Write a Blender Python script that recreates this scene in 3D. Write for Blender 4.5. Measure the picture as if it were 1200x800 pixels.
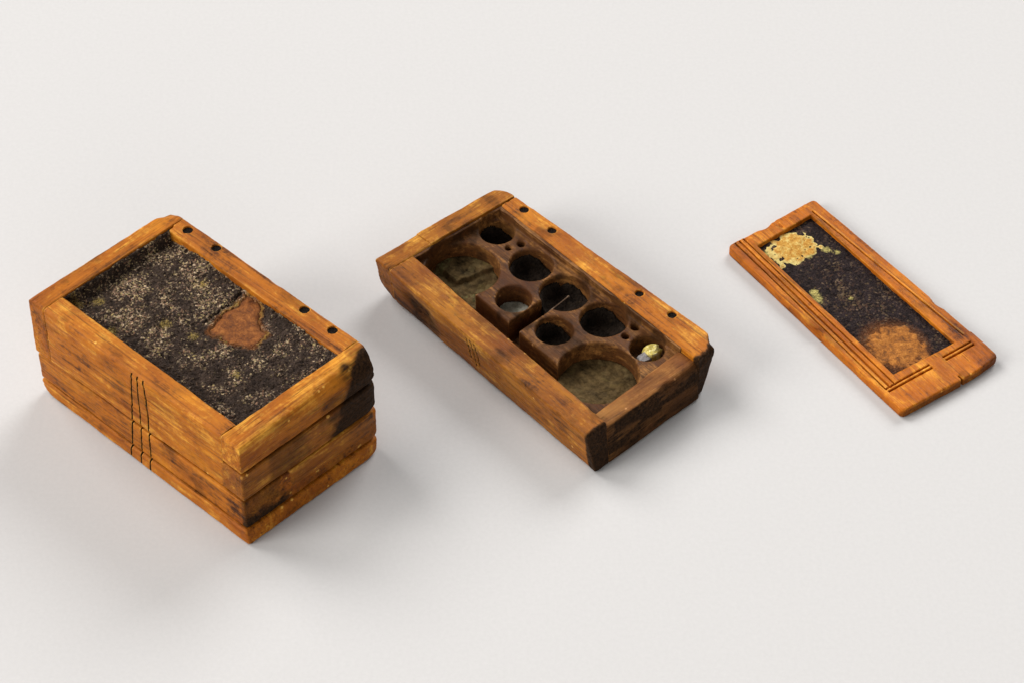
import bpy, math, random
import numpy as np

# ------------------------------------------------------------------ reset
for o in list(bpy.data.objects):
    bpy.data.objects.remove(o)
scene = bpy.context.scene
COL = scene.collection
random.seed(7)

# ------------------------------------------------------------------ camera
UNIT = 0.00036                      # metres per photo pixel at the look-at point
FPX = 3550.0                        # focal length in photo pixels (1200 wide)
PITCH = math.radians(45.5)
DIST = FPX * UNIT
cam_d = bpy.data.cameras.new('camera')
cam = bpy.data.objects.new('camera', cam_d)
COL.objects.link(cam)
cam.location = (0, -math.cos(PITCH) * DIST, math.sin(PITCH) * DIST)
cam.rotation_euler = (math.pi / 2 - PITCH, 0, 0)
cam_d.sensor_width = 36
cam_d.lens = FPX / 1200 * 36
cam_d.clip_start = 0.05
cam_d.clip_end = 60
scene.camera = cam

# ------------------------------------------------------------------ light
world = bpy.data.worlds.new('World')
scene.world = world
world.use_nodes = True
bg = world.node_tree.nodes['Background']
bg.inputs['Color'].default_value = (1.0, 0.985, 0.965, 1)
bg.inputs['Strength'].default_value = 0.20


def area_lamp(name, loc, size, power, color):
    d = bpy.data.lights.new(name, 'AREA')
    d.shape = 'DISK'
    d.size = size
    d.energy = power
    d.color = color
    o = bpy.data.objects.new(name, d)
    COL.objects.link(o)
    o.location = loc
    v = -o.location
    o.rotation_euler = v.to_track_quat('-Z', 'Y').to_euler()
    return o


# area lamps: left key and back left; back right and front added for halos
LAMPS = ((200, 26, 1.00, (1.0, .97, .93)), (142, 42, .95, (1.0, .98, .96)), (60, 36, .90, (1.0, .99, .98)), (278, 22, .26, (1.0, .98, .96)))
RANGE = 11.0
KEY = 1.62 * math.pi ** 2 * RANGE ** 2 / sum(w * math.sin(math.radians(el)) for az, el, w, col in LAMPS)
for az, el, w, col in LAMPS:
    a, e = math.radians(az), math.radians(el)
    area_lamp('key_or_added_lamp', (RANGE * math.cos(a) * math.cos(e), RANGE * math.sin(a) * math.cos(e), RANGE * math.sin(e)), 6.4, KEY * w, col)

scene.view_settings.view_transform = 'Standard'
scene.view_settings.look = 'None'
scene.view_settings.exposure = 0.0
scene.view_settings.gamma = 1.0
scene.view_settings.use_curve_mapping = False
scene.render.engine = 'CYCLES'

# ------------------------------------------------------------------ noise
_rng = np.random.default_rng(11)
_LAT = _rng.random((48, 48, 48)).astype(np.float32)


def vnoise(x, y, z):
    """smooth value noise, 0..1"""
    x, y, z = np.broadcast_arrays(x, y, z)
    ix, iy, iz = np.floor(x), np.floor(y), np.floor(z)
    fx, fy, fz = x - ix, y - iy, z - iz
    fx = fx * fx * (3 - 2 * fx); fy = fy * fy * (3 - 2 * fy); fz = fz * fz * (3 - 2 * fz)
    i0 = ix.astype(np.int64) % 48; j0 = iy.astype(np.int64) % 48; k0 = iz.astype(np.int64) % 48
    i1 = (i0 + 1) % 48; j1 = (j0 + 1) % 48; k1 = (k0 + 1) % 48
    L = _LAT
    a = L[i0, j0, k0] * (1 - fx) + L[i1, j0, k0] * fx
    b = L[i0, j1, k0] * (1 - fx) + L[i1, j1, k0] * fx
    c = L[i0, j0, k1] * (1 - fx) + L[i1, j0, k1] * fx
    d = L[i0, j1, k1] * (1 - fx) + L[i1, j1, k1] * fx
    return (a * (1 - fy) + b * fy) * (1 - fz) + (c * (1 - fy) + d * fy) * fz


def fbm(x, y, z, octv=4):
    s = 0.0; a = 0.5; t = 0.0
    for i in range(octv):
        s = s + a * vnoise(x + 17.3 * i, y + 5.7 * i, z + 9.1 * i)
        t += a; a *= 0.55; x = x * 2.03; y = y * 2.03; z = z * 2.03
    return s / t


def sstep(a, b, x):
    t = np.clip((x - a) / (b - a), 0, 1)
    return t * t * (3 - 2 * t)


# ------------------------------------------------------------------ distance fields (millimetres)
def smax(a, b, k):
    h = np.maximum(k - np.abs(a - b), 0) / k
    return np.maximum(a, b) + h * h * k * 0.25


def smin(a, b, k):
    return -smax(-a, -b, k)


def ccw(q):
    a = sum(q[i][0] * q[(i + 1) % len(q)][1] - q[(i + 1) % len(q)][0] * q[i][1] for i in range(len(q)))
    return a > 0


def prism(X, Y, Z, top, z0, z1, bot=None, k=1.2, kz=1.2, joints=()):
    """convex polygon column, outline going from bot at z0 to top at z1, rounded edges"""
    bot = bot or top
    if not ccw(top):
        top = top[::-1]; bot = bot[::-1]
    t = (Z - z0) / (z1 - z0)
    d = None
    late = []
    n = len(top)
    for i in range(n):
        a0, a1 = bot[i], top[i]
        b0, b1 = bot[(i + 1) % n], top[(i + 1) % n]
        ax = a0[0] + (a1[0] - a0[0]) * t; ay = a0[1] + (a1[1] - a0[1]) * t
        ex = top[(i + 1) % n][0] - top[i][0]; ey = top[(i + 1) % n][1] - top[i][1]
        l = math.hypot(ex, ey)
        nx, ny = ey / l, -ex / l
        e = (X - ax) * nx + (Y - ay) * ny
        jk = [j[2] for j in joints if j[0] * nx + j[1] * ny > .9]
        if jk:
            late.append((e, jk[0]))
        else:
            d = e if d is None else smax(d, e, k)
    d = smax(d, Z - z1, kz)
    d = smax(d, z0 - Z, kz)
    for e, jk in late:
        d = smax(d, e, jk)
    return d


def inset(q, m):
    cx = sum(p[0] for p in q) / len(q); cy = sum(p[1] for p in q) / len(q)
    return [(p[0] - math.copysign(m, p[0] - cx), p[1] - math.copysign(m, p[1] - cy)) for p in q]


def cyl(X, Y, Z, cx, cy, r, zb, flare=0.0):
    rr = r + flare * (Z - zb)
    return np.maximum(np.sqrt((X - cx) ** 2 + (Y - cy) ** 2) - rr, zb - Z)


def sphere(X, Y, Z, c, r):
    return np.sqrt((X - c[0]) ** 2 + (Y - c[1]) ** 2 + (Z - c[2]) ** 2) - r


def plane_cut(X, Y, Z, p, n):
    l = math.sqrt(sum(c * c for c in n))
    return ((X - p[0]) * n[0] + (Y - p[1]) * n[1] + (Z - p[2]) * n[2]) / l


def seg(A, B, p, q, r):
    """2-D distance to a segment p-q, minus r"""
    dx, dy = q[0] - p[0], q[1] - p[1]
    t = np.clip(((A - p[0]) * dx + (B - p[1]) * dy) / (dx * dx + dy * dy), 0, 1)
    return np.sqrt((A - p[0] - t * dx) ** 2 + (B - p[1] - t * dy) ** 2) - r


# ------------------------------------------------------------------ surface nets
def surface_nets(fn, lo, hi, h):
    ax = [np.arange(lo[i] - 2 * h, hi[i] + 2 * h, h, dtype=np.float32) for i in range(3)]
    X = ax[0][:, None, None]; Y = ax[1][None, :, None]; Z = ax[2][None, None, :]
    d = np.ascontiguousarray(np.broadcast_to(fn(X, Y, Z), (len(ax[0]), len(ax[1]), len(ax[2])))).astype(np.float32)
    s = d < 0
    nx, ny, nz = d.shape
    c = s[:-1, :-1, :-1].astype(np.int8)
    tot = c.copy()
    for (i, j, k) in ((1, 0, 0), (0, 1, 0), (0, 0, 1), (1, 1, 0), (1, 0, 1), (0, 1, 1), (1, 1, 1)):
        tot += s[i:nx - 1 + i, j:ny - 1 + j, k:nz - 1 + k]
    act = (tot > 0) & (tot < 8)
    I, J, K = np.nonzero(act)
    idx = np.full(act.shape, -1, np.int64)
    idx[I, J, K] = np.arange(len(I))
    P = np.zeros((len(I), 3)); W = np.zeros(len(I))
    cor = [(i, j, k) for i in (0, 1) for j in (0, 1) for k in (0, 1)]
    val = {q: d[I + q[0], J + q[1], K + q[2]] for q in cor}
    for a in cor:
        for axis in range(3):
            if a[axis] == 1:
                continue
            b = list(a); b[axis] = 1; b = tuple(b)
            va, vb = val[a], val[b]
            m = (va < 0) != (vb < 0)
            t = np.where(m, va / np.where(m, va - vb, 1), 0)
            for q in range(3):
                P[:, q] += np.where(m, a[q] + (t if q == axis else 0), 0)
            W += m
    P /= W[:, None]
    V = np.stack([ax[0][I] + P[:, 0] * h, ax[1][J] + P[:, 1] * h, ax[2][K] + P[:, 2] * h], 1)
    F = []
    for axis in range(3):
        sl0 = [slice(1, -1)] * 3; sl1 = [slice(1, -1)] * 3
        sl0[axis] = slice(0, -1); sl1[axis] = slice(1, None)
        s0, s1 = s[tuple(sl0)], s[tuple(sl1)]
        e = np.nonzero(s0 != s1)
        inside = s0[e]
        off = [1, 1, 1]; off[axis] = 0
        q = [e[i] + off[i] for i in range(3)]
        u, v = (axis + 1) % 3, (axis + 2) % 3

        def cell(du, dv):
            r = [q[0].copy(), q[1].copy(), q[2].copy()]
            r[u] = r[u] - du; r[v] = r[v] - dv
            return idx[r[0], r[1], r[2]]
        f = np.stack([cell(1, 1), cell(0, 1), cell(0, 0), cell(1, 0)], 1)
        f[~inside] = f[~inside][:, ::-1]
        F.append(f)
    return V, np.concatenate(F)


def vnormals(V, F):
    a = V[F[:, 2]] - V[F[:, 0]]; b = V[F[:, 3]] - V[F[:, 1]]
    n = np.cross(a, b)
    N = np.zeros_like(V)
    for k in range(4):
        for q in range(3):
            N[:, q] += np.bincount(F[:, k], weights=n[:, q], minlength=len(V))
    return N / np.maximum(np.linalg.norm(N, axis=1), 1e-12)[:, None]


def to_object(name, V, F, mat, parent, attrs=None, smooth=True):
    """V in millimetres"""
    me = bpy.data.meshes.new(name)
    V = np.asarray(V, np.float64) * 0.001
    F = np.asarray(F, np.int64)
    n = F.shape[1]
    me.vertices.add(len(V)); me.vertices.foreach_set('co', V.ravel().astype(np.float32))
    me.loops.add(F.size); me.loops.foreach_set('vertex_index', F.ravel().astype(np.int32))
    me.polygons.add(len(F))
    me.polygons.foreach_set('loop_start', (np.arange(len(F)) * n).astype(np.int32))
    me.polygons.foreach_set('loop_total', np.full(len(F), n, np.int32))
    me.polygons.foreach_set('use_smooth', np.full(len(F), smooth, bool))
    me.update(calc_edges=True)
    for an, av in (attrs or {}).items():
        at = me.attributes.new(an, 'FLOAT', 'POINT')
        at.data.foreach_set('value', np.asarray(av, np.float32))
    me.materials.append(mat)
    o = bpy.data.objects.new(name, me)
    COL.objects.link(o)
    o.parent = parent
    return o


H = 0.42


def wood(name, fn, lo, hi, mat, parent, grain='x', seed=0.0, amp=1.0, stain_shade=None, tone=None, h=H):
    V, F = surface_nets(fn, lo, hi, h)
    N = vnormals(V, F)
    x, y, z = V[:, 0], V[:, 1], V[:, 2]
    if grain == 'x':
        g = fbm(x / 34 + seed, y / 1.7, z / 1.7, 3)
    else:
        g = fbm(x / 1.7 + seed, y / 34, z / 1.7, 3)
    dsp = (fbm(x / 11 + int(seed / 10) * 7.3, y / 11, z / 11, 3) - .5) * .60 + (g - .5) * .34 + (fbm(x / 1.6, y / 1.6 + seed, z / 1.6, 2) - .5) * .16
    V = V + N * (dsp * amp)[:, None]
    V[:, 2] = np.maximum(V[:, 2], 0.0)
    at = {'stain_shade': np.clip(stain_shade(V, N), 0, 1) if stain_shade else np.zeros(len(V)),
          'tone': tone(V, N) if tone else np.zeros(len(V))}
    return to_object(name, V, F, mat, parent, at)


def inside_poly(x, y, poly):
    r = np.zeros(x.shape, bool)
    n = len(poly)
    for i in range(n):
        x0, y0 = poly[i]; x1, y1 = poly[(i + 1) % n]
        if y0 == y1:
            continue
        r ^= ((y0 > y) != (y1 > y)) & (x < (x1 - x0) * (y - y0) / (y1 - y0) + x0)
    return r


def quad_grid(q, step):
    """grid over a quad a,b,c,d -> x, y arrays (nu, nv)"""
    a, b, c, d = [np.array(p, float) for p in q]
    nu = int(np.linalg.norm(b - a) / step) + 2; nv = int(np.linalg.norm(d - a) / step) + 2
    u = np.linspace(0, 1, nu)[:, None]; v = np.linspace(0, 1, nv)[None, :]
    P = [(a[i] * (1 - u) * (1 - v) + b[i] * u * (1 - v) + c[i] * u * v + d[i] * (1 - u) * v) for i in range(2)]
    return P[0], P[1]


def sheet(name, x, y, z, mat, parent, attrs=None, keep=None, skirt=None):
    """height sheet over a grid with its edges turned down into a skirt, so that it has depth"""
    nu, nv = x.shape
    V = np.stack([x.ravel(), y.ravel(), z.ravel()], 1)
    i = np.arange(nu * nv).reshape(nu, nv)
    F = np.stack([i[:-1, :-1].ravel(), i[1:, :-1].ravel(), i[1:, 1:].ravel(), i[:-1, 1:].ravel()], 1)
    if keep is not None:
        kf = keep.ravel()[F].all(1)
        F = F[kf]
        used = np.unique(F)
        m = np.full(nu * nv, -1); m[used] = np.arange(len(used))
        V = V[used]; F = m[F]
        attrs = {k: np.asarray(v).ravel()[used] for k, v in (attrs or {}).items()}
    else:
        attrs = {k: np.asarray(v).ravel() for k, v in (attrs or {}).items()}
    if skirt is not None:
        E = np.concatenate([F[:, [0, 1]], F[:, [1, 2]], F[:, [2, 3]], F[:, [3, 0]]])
        key = E[:, 0] * len(V) + E[:, 1]; rev = E[:, 1] * len(V) + E[:, 0]
        B = E[~np.isin(key, rev)]
        bv = np.unique(B)
        m = np.full(len(V), -1); m[bv] = np.arange(len(bv)) + len(V)
        low = V[bv].copy(); low[:, 2] -= skirt
        F = np.concatenate([F, np.stack([B[:, 1], B[:, 0], m[B[:, 0]], m[B[:, 1]]], 1)])
        V = np.concatenate([V, low])
        attrs = {k: np.concatenate([v, v[bv]]) for k, v in attrs.items()}
    return to_object(name, V, F, mat, parent, attrs)


# ------------------------------------------------------------------ materials
def new_mat(name):
    m = bpy.data.materials.new(name)
    m.use_nodes = True
    nt = m.node_tree
    b = nt.nodes['Principled BSDF']
    return m, nt, b


class G:
    """tiny node-graph helper"""
    def __init__(s, nt):
        s.nt = nt

    def n(s, t, **kw):
        o = s.nt.nodes.new(t)
        for k, v in kw.items():
            setattr(o, k, v)
        return o

    def set(s, inp, v):
        if hasattr(v, 'is_output'):
            s.nt.links.new(v, inp)
        else:
            inp.default_value = v

    def coords(s, scale, off=(0, 0, 0)):
        tc = s.n('ShaderNodeTexCoord')
        mp = s.n('ShaderNodeMapping')
        s.nt.links.new(tc.outputs['Object'], mp.inputs['Vector'])
        mp.inputs['Scale'].default_value = scale
        mp.inputs['Location'].default_value = off
        return mp.outputs['Vector']

    def noise(s, vec, scale, detail=4, rough=.55, dist=0.0):
        o = s.n('ShaderNodeTexNoise')
        s.set(o.inputs['Vector'], vec)
        o.inputs['Scale'].default_value = scale
        o.inputs['Detail'].default_value = detail
        o.inputs['Roughness'].default_value = rough
        o.inputs['Distortion'].default_value = dist
        return o.outputs['Fac']

    def ramp(s, f, stops):
        o = s.n('ShaderNodeValToRGB')
        e = o.color_ramp.elements
        while len(e) < len(stops):
            e.new(0.5)
        for i, (p, c) in enumerate(stops):
            e[i].position = p
            e[i].color = (c, c, c, 1) if not isinstance(c, tuple) else (*c, 1)
        s.set(o.inputs['Fac'], f)
        return o.outputs['Color']

    def math(s, op, a, b=0.0, clamp=False):
        o = s.n('ShaderNodeMath', operation=op, use_clamp=clamp)
        s.set(o.inputs[0], a); s.set(o.inputs[1], b)
        return o.outputs[0]

    def mix(s, f, a, b, mode='MIX'):
        o = s.n('ShaderNodeMix', data_type='RGBA', blend_type=mode)
        s.set(o.inputs[0], f)
        s.set(o.inputs[6], a if hasattr(a, 'is_output') else (*a, 1))
        s.set(o.inputs[7], b if hasattr(b, 'is_output') else (*b, 1))
        return o.outputs[2]

    def attr(s, name):
        o = s.n('ShaderNodeAttribute', attribute_name=name)
        return o.outputs['Fac']

    def bump(s, h, dist, strength=1.0):
        o = s.n('ShaderNodeBump')
        o.inputs['Distance'].default_value = dist
        o.inputs['Strength'].default_value = strength
        s.set(o.inputs['Height'], h)
        return o.outputs['Normal']


def wood_mat(name, grain, dark, mid, light, off, rough=.50, dirt=.45):
    m, nt, b = new_mat(name)
    g = G(nt)
    S = 1000.0

    def along(l, w):
        return (S / l, S / w, S / w) if grain == 'x' else (S / w, S / l, S / w)
    v1 = g.coords(along(48, 3.4), off); v2 = g.coords(along(26, .75), off); v3 = g.coords(along(9, .55), off); v4 = g.coords(along(22, 8.0), off)
    viso = g.coords((S, S, S), off)
    grainf = g.noise(v1, 1.0, 4, .6, .5)
    finef = g.noise(v2, 1.0, 3, .6, .25)
    big = g.noise(viso, .06, 4, .6, .3)
    mott = g.noise(viso, .50, 4, .65, .3)
    f = g.math('ADD', g.math('MULTIPLY', grainf, .40), g.math('MULTIPLY', big, .44))
    f = g.math('ADD', f, g.math('MULTIPLY', finef, .20))
    f = g.math('ADD', f, g.math('MULTIPLY', mott, .24))
    f = g.math('ADD', f, g.math('MULTIPLY', g.attr('tone'), .3))
    f = g.math('MULTIPLY', f, .78)
    c = g.ramp(f, [(.385, dark), (.48, mid), (.525, mid), (.69, light)])
    hue = g.noise(g.coords(along(26, 12), (off[0] + 1, off[1] + 2, off[2] + 3)), 1.0, 4, .55, .5)
    c = g.mix(g.math('MULTIPLY', g.ramp(hue, [(.53, 0.0), (.70, 1.0)]), .8), c, (mid[0] * .62, mid[1] * .50, mid[2] * .55))
    c = g.mix(g.math('MULTIPLY', g.ramp(hue, [(.30, 1.0), (.46, 0.0)]), .6), c, (mid[0] * 1.55, mid[1] * 1.9, mid[2] * 2.0))
    dk = g.ramp(g.noise(g.coords(along(60, 1.3), (off[0] + 3, off[1] + 5, off[2])), 1.0, 4, .65, .35), [(.55, 0.0), (.66, 1.0)])
    c = g.mix(g.math('MULTIPLY', dk, .52), c, tuple(q * .8 for q in dark))
    # brown grime drawn out along the grain, and fine dark pores
    gr = g.ramp(g.noise(v4, 1.0, 6, .68, .6), [(.50, 0.0), (.78, 1.0)])
    c = g.mix(g.math('MULTIPLY', gr, dirt), c, tuple(q * .55 for q in dark))
    po = g.ramp(g.noise(v3, 1.0, 2, .5), [(.27, 1.0), (.37, 0.0)])
    c = g.mix(g.math('MULTIPLY', po, .5), c, tuple(q * .6 for q in dark))
    # rubbed, paler edges, with lit rims put into the colour too
    ge = g.n('ShaderNodeNewGeometry')
    ed = g.ramp(g.math('ADD', ge.outputs['Pointiness'], g.math('MULTIPLY', g.math('SUBTRACT', grainf, .5), .05)), [(.53, 0.0), (.60, 1.0)])
    c = g.mix(g.math('MULTIPLY', ed, .55), c, tuple(min(1, q * 1.25 + .05) for q in light))
    # charred / soiled patches, plus shade painted on some end faces
    sf = g.math('ADD', g.attr('stain_shade'), g.math('MULTIPLY', g.math('SUBTRACT', mott, .5), .45))
    sf = g.math('ADD', sf, g.math('MULTIPLY', g.math('SUBTRACT', finef, .5), .55))
    sm = g.ramp(sf, [(.18, 0.0), (.80, 1.0)])
    ch = g.ramp(g.noise(viso, .8, 4, .7), [(.35, (.009, .005, .003)), (.75, (.055, .026, .011))])
    c = g.mix(sm, c, ch)
    g.set(b.inputs['Base Color'], c)
    r = g.math('ADD', g.math('MULTIPLY', mott, .35), rough - .16)
    g.set(b.inputs['Roughness'], r)
    g.set(b.inputs['Specular IOR Level'], g.math('SUBTRACT', .13, g.math('MULTIPLY', sm, .10)))
    hgt = g.math('ADD', g.math('MULTIPLY', finef, .9), g.math('MULTIPLY', mott, .6))
    hgt = g.math('SUBTRACT', hgt, g.math('MULTIPLY', po, .5))
    g.set(b.inputs['Normal'], g.bump(hgt, .00035, .8))
    return m


OR_D, OR_M, OR_L = (.045, .012, .002), (.35, .105, .006), (.84, .42, .055)
BR_D, BR_M, BR_L = (.030, .009, .002), (.25, .080, .007), (.78, .39, .055)
RD_D, RD_M, RD_L = (.010, .004, .002), (.085, .031, .008), (.42, .19, .05)
W_X = wood_mat('honey_wood_long', 'x', OR_D, OR_M, OR_L, (0, 0, 0))
W_Y = wood_mat('honey_wood_cross', 'y', OR_D, OR_M, OR_L, (3.1, 7.7, 1.3))
W_BX = wood_mat('brown_wood_long', 'x', BR_D, BR_M, BR_L, (5.3, 1.7, 4.4), dirt=.55)
W_BY = wood_mat('brown_wood_cross', 'y', BR_D, BR_M, BR_L, (9.3, 2.2, 8.1), dirt=.55)
W_IN = wood_mat('dark_inner_wood', 'x', RD_D, RD_M, RD_L, (2.3, 6.2, 0.4), rough=.55, dirt=.6)
W_CR = wood_mat('dark_cross_wood', 'y', (.028, .010, .004), (.19, .070, .016), (.42, .19, .05), (4.3, 3.2, 5.4), rough=.6, dirt=.5)
W_LID = wood_mat('lid_wood', 'x', (.05, .011, .002), (.39, .105, .004), (.84, .37, .035), (7.7, 3.3, 2.1), dirt=.5)


def crust_mat(name, base, speck, tint, speck_amt=.5, scale=1.0, rough=.55):
    """granular residue: dark ground with paler grains; attribute pale lifts the share of pale grains, tint the share of coloured ones"""
    m, nt, b = new_mat(name)
    g = G(nt)
    v = g.coords((1000, 1000, 1000))
    vo = g.n('ShaderNodeTexVoronoi')
    g.set(vo.inputs['Vector'], v)
    vo.inputs['Scale'].default_value = 1.0 * scale
    rnd = g.n('ShaderNodeSeparateColor')
    nt.links.new(vo.outputs['Color'], rnd.inputs[0])
    n1 = g.noise(v, .9 * scale, 4, .7)
    n2 = g.noise(v, .22 * scale, 5, .65, .4)
    c = g.mix(g.ramp(g.math('ADD', g.math('MULTIPLY', n1, .5), g.math('MULTIPLY', n2, .5)), [(.36, 0.0), (.64, 1.0)]), tuple(q * .25 for q in base), tuple(q * 2.6 for q in base))
    s = g.math('ADD', g.math('MULTIPLY', rnd.outputs[0], .62), g.math('MULTIPLY', n2, .5))
    s = g.math('ADD', s, g.math('MULTIPLY', g.attr('pale'), .35))
    sm = g.ramp(s, [(.66, 0.0), (.90, 1.0)])
    sc = g.ramp(rnd.outputs[1], [(.05, tuple(q * .18 for q in speck)), (.35, (speck[0] * .45, speck[1] * .33, speck[2] * .30)),
                                 (.60, tuple(q * .55 for q in speck)), (.80, (speck[0] * .62, speck[1] * .62, speck[2] * .38)), (.97, speck)])
    c = g.mix(g.math('MULTIPLY', sm, speck_amt), c, sc)
    tt = g.math('ADD', g.attr('tint'), g.math('MULTIPLY', g.math('SUBTRACT', n1, .5), 1.3))
    c = g.mix(g.ramp(tt, [(.42, 0.0), (.75, .9)]), c, g.mix(rnd.outputs[2], tuple(q * .4 for q in tint), tint))
    ru = g.math('ADD', g.attr('rust'), g.math('MULTIPLY', g.math('SUBTRACT', n1, .5), .8))
    c = g.mix(g.ramp(ru, [(.25, 0.0), (.9, .85)]), c, g.mix(n2, (.07, .022, .006), (.30, .10, .018)))
    g.set(b.inputs['Base Color'], c)
    g.set(b.inputs['Roughness'], g.math('ADD', g.math('MULTIPLY', rnd.outputs[2], .35), rough - .12))
    b.inputs['Specular IOR Level'].default_value = .05
    g.set(b.inputs['Normal'], g.bump(g.math('ADD', n1, g.math('MULTIPLY', vo.outputs['Distance'], -.8)), .0006, .9))
    return m


def patch_mat(name, a, bcol, ccol, rough=.6, scale=1.0, ecol=None):
    m, nt, b = new_mat(name)
    g = G(nt)
    v = g.coords((1000, 1000, 1000))
    n1 = g.noise(v, .28 * scale, 6, .7, .5)
    n2 = g.noise(v, 1.3 * scale, 4, .7)
    c = g.ramp(g.math('ADD', g.math('MULTIPLY', n1, .65), g.math('MULTIPLY', n2, .35)), [(.36, a), (.5, bcol), (.64, ccol)])
    e = g.math('ADD', g.attr('edge'), g.math('MULTIPLY', g.math('SUBTRACT', n1, .5), .9))
    c = g.mix(g.ramp(e, [(.30, 0.0), (.75, .95)]), c, ecol or tuple(q * .9 for q in ccol))
    g.set(b.inputs['Base Color'], c)
    b.inputs['Roughness'].default_value = rough
    b.inputs['Specular IOR Level'].default_value = .15
    g.set(b.inputs['Normal'], g.bump(g.math('ADD', n1, n2), .0005, .8))
    return m


CRUST = crust_mat('black_crust', (.024, .016, .012), (.52, .39, .26), (.44, .31, .08), 1.0, 1.5)
GRAIN = crust_mat('crust_grains', (.040, .027, .018), (.62, .48, .32), (.42, .30, .08), .8, 1.7, .45)
LIDRES = crust_mat('lid_residue', (.012, .008, .008), (.24, .16, .10), (.55, .46, .15), .5, 1.2)
GREEN = crust_mat('olive_residue', (.055, .036, .015), (.20, .15, .07), (.15, .16, .06), .35, .4, .8)
WELL_SHADE = crust_mat('black_well_shade', (.010, .007, .005), (.06, .04, .025), (.03, .02, .01), .5, .9, .8)
HOLE_SHADE = crust_mat('black_hole_shade', (.008, .006, .005), (.03, .02, .015), (.02, .02, .02), .4, 1.5, .8)
RUST = patch_mat('bare_rust_wood', (.050, .014, .004), (.16, .047, .007), (.30, .105, .020), ecol=(.030, .020, .013))
ORANGE = patch_mat('orange_residue', (.07, .024, .006), (.27, .092, .012), (.50, .20, .035), .65, ecol=(.04, .022, .012))
YELLOW = patch_mat('yellow_residue', (.30, .11, .012), (.46, .24, .04), (.66, .54, .20), .7, 1.3)
CHALK = patch_mat('chalky_residue', (.20, .20, .15), (.36, .36, .29), (.55, .54, .46), .8)
LUMPY = patch_mat('yellow_lump', (.34, .24, .04), (.58, .47, .12), (.82, .78, .52), .8, 1.6)
LUMPG = patch_mat('grey_lump', (.12, .11, .11), (.25, .23, .23), (.42, .40, .38), .75, 1.4)


SPLINT = patch_mat('pale_splinter', (.05, .025, .014), (.10, .06, .035), (.22, .15, .10), .7)


def paper_mat():
    m, nt, b = new_mat('pale_paper')
    g = G(nt)
    v = g.coords((1000, 1000, 1000))
    n = g.noise(v, .55, 4, .7)
    c = g.ramp(n, [(.3, (.480, .473, .469)), (.7, (.508, .500, .496))])
    g.set(b.inputs['Base Color'], c)
    b.inputs['Roughness'].default_value = .95
    b.inputs['Specular IOR Level'].default_value = .05
    return m


# ------------------------------------------------------------------ the surface
def table():
    me = bpy.data.meshes.new('tabletop')
    s = 7.0
    me.from_pydata([(-s, -s, 0), (s, -s, 0), (s, s, 0), (-s, s, 0), (-s, -s, -.02), (s, -s, -.02), (s, s, -.02), (-s, s, -.02)], [],
                   [(0, 1, 2, 3), (7, 6, 5, 4), (0, 4, 5, 1), (1, 5, 6, 2), (2, 6, 7, 3), (3, 7, 4, 0)])
    me.materials.append(paper_mat())
    o = bpy.data.objects.new('tabletop', me)
    COL.objects.link(o)
    o['kind'] = 'structure'
    o['label'] = 'seamless pale grey white surface under the wooden pieces'
    o['category'] = 'surface'


table()


def thing(name, label, cat, loc, ang):
    o = bpy.data.objects.new(name, None)
    COL.objects.link(o)
    o.empty_display_size = .02
    o.location = (loc[0], loc[1], 0)
    o.rotation_euler = (0, 0, math.radians(ang))
    o['label'] = label
    o['category'] = cat
    return o


def bbox(q, z0, z1, pad=1.0):
    return (min(p[0] for p in q) - pad, min(p[1] for p in q) - pad, z0 - .5), (max(p[0] for p in q) + pad, max(p[1] for p in q) + pad, z1 + .5)


def hole_shade_plugs(T, spots, r, ztop):  # added black plugs stand in for the shade inside the holes
    me = None
    for (cx, cy) in spots:
        if me is None:
            n = 20
            P = [(0, 0, 0)] + [(q * r * math.cos(k * 2 * math.pi / n), q * r * math.sin(k * 2 * math.pi / n), zz) for q, zz in ((.55, .12), (1.06, .35), (1.06, -7)) for k in range(n)]
            P = [(x * .001, y * .001, z * .001) for x, y, z in P]
            F = [(0, 1 + k, 1 + (k + 1) % n) for k in range(n)]
            for ring in (0, 1):
                o0 = 1 + ring * n
                F += [(o0 + k, o0 + n + k, o0 + n + (k + 1) % n, o0 + (k + 1) % n) for k in range(n)]
            me = bpy.data.meshes.new('hole_shade_plug')
            me.from_pydata(P, [], F)
            for an in ('pale', 'tint'):
                me.attributes.new(an, 'FLOAT', 'POINT')
            me.materials.append(HOLE_SHADE)
        o = bpy.data.objects.new('hole_shade_plug', me)
        COL.objects.link(o)
        o.parent = T
        o.location = (cx * .001, cy * .001, ztop * .001)


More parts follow.
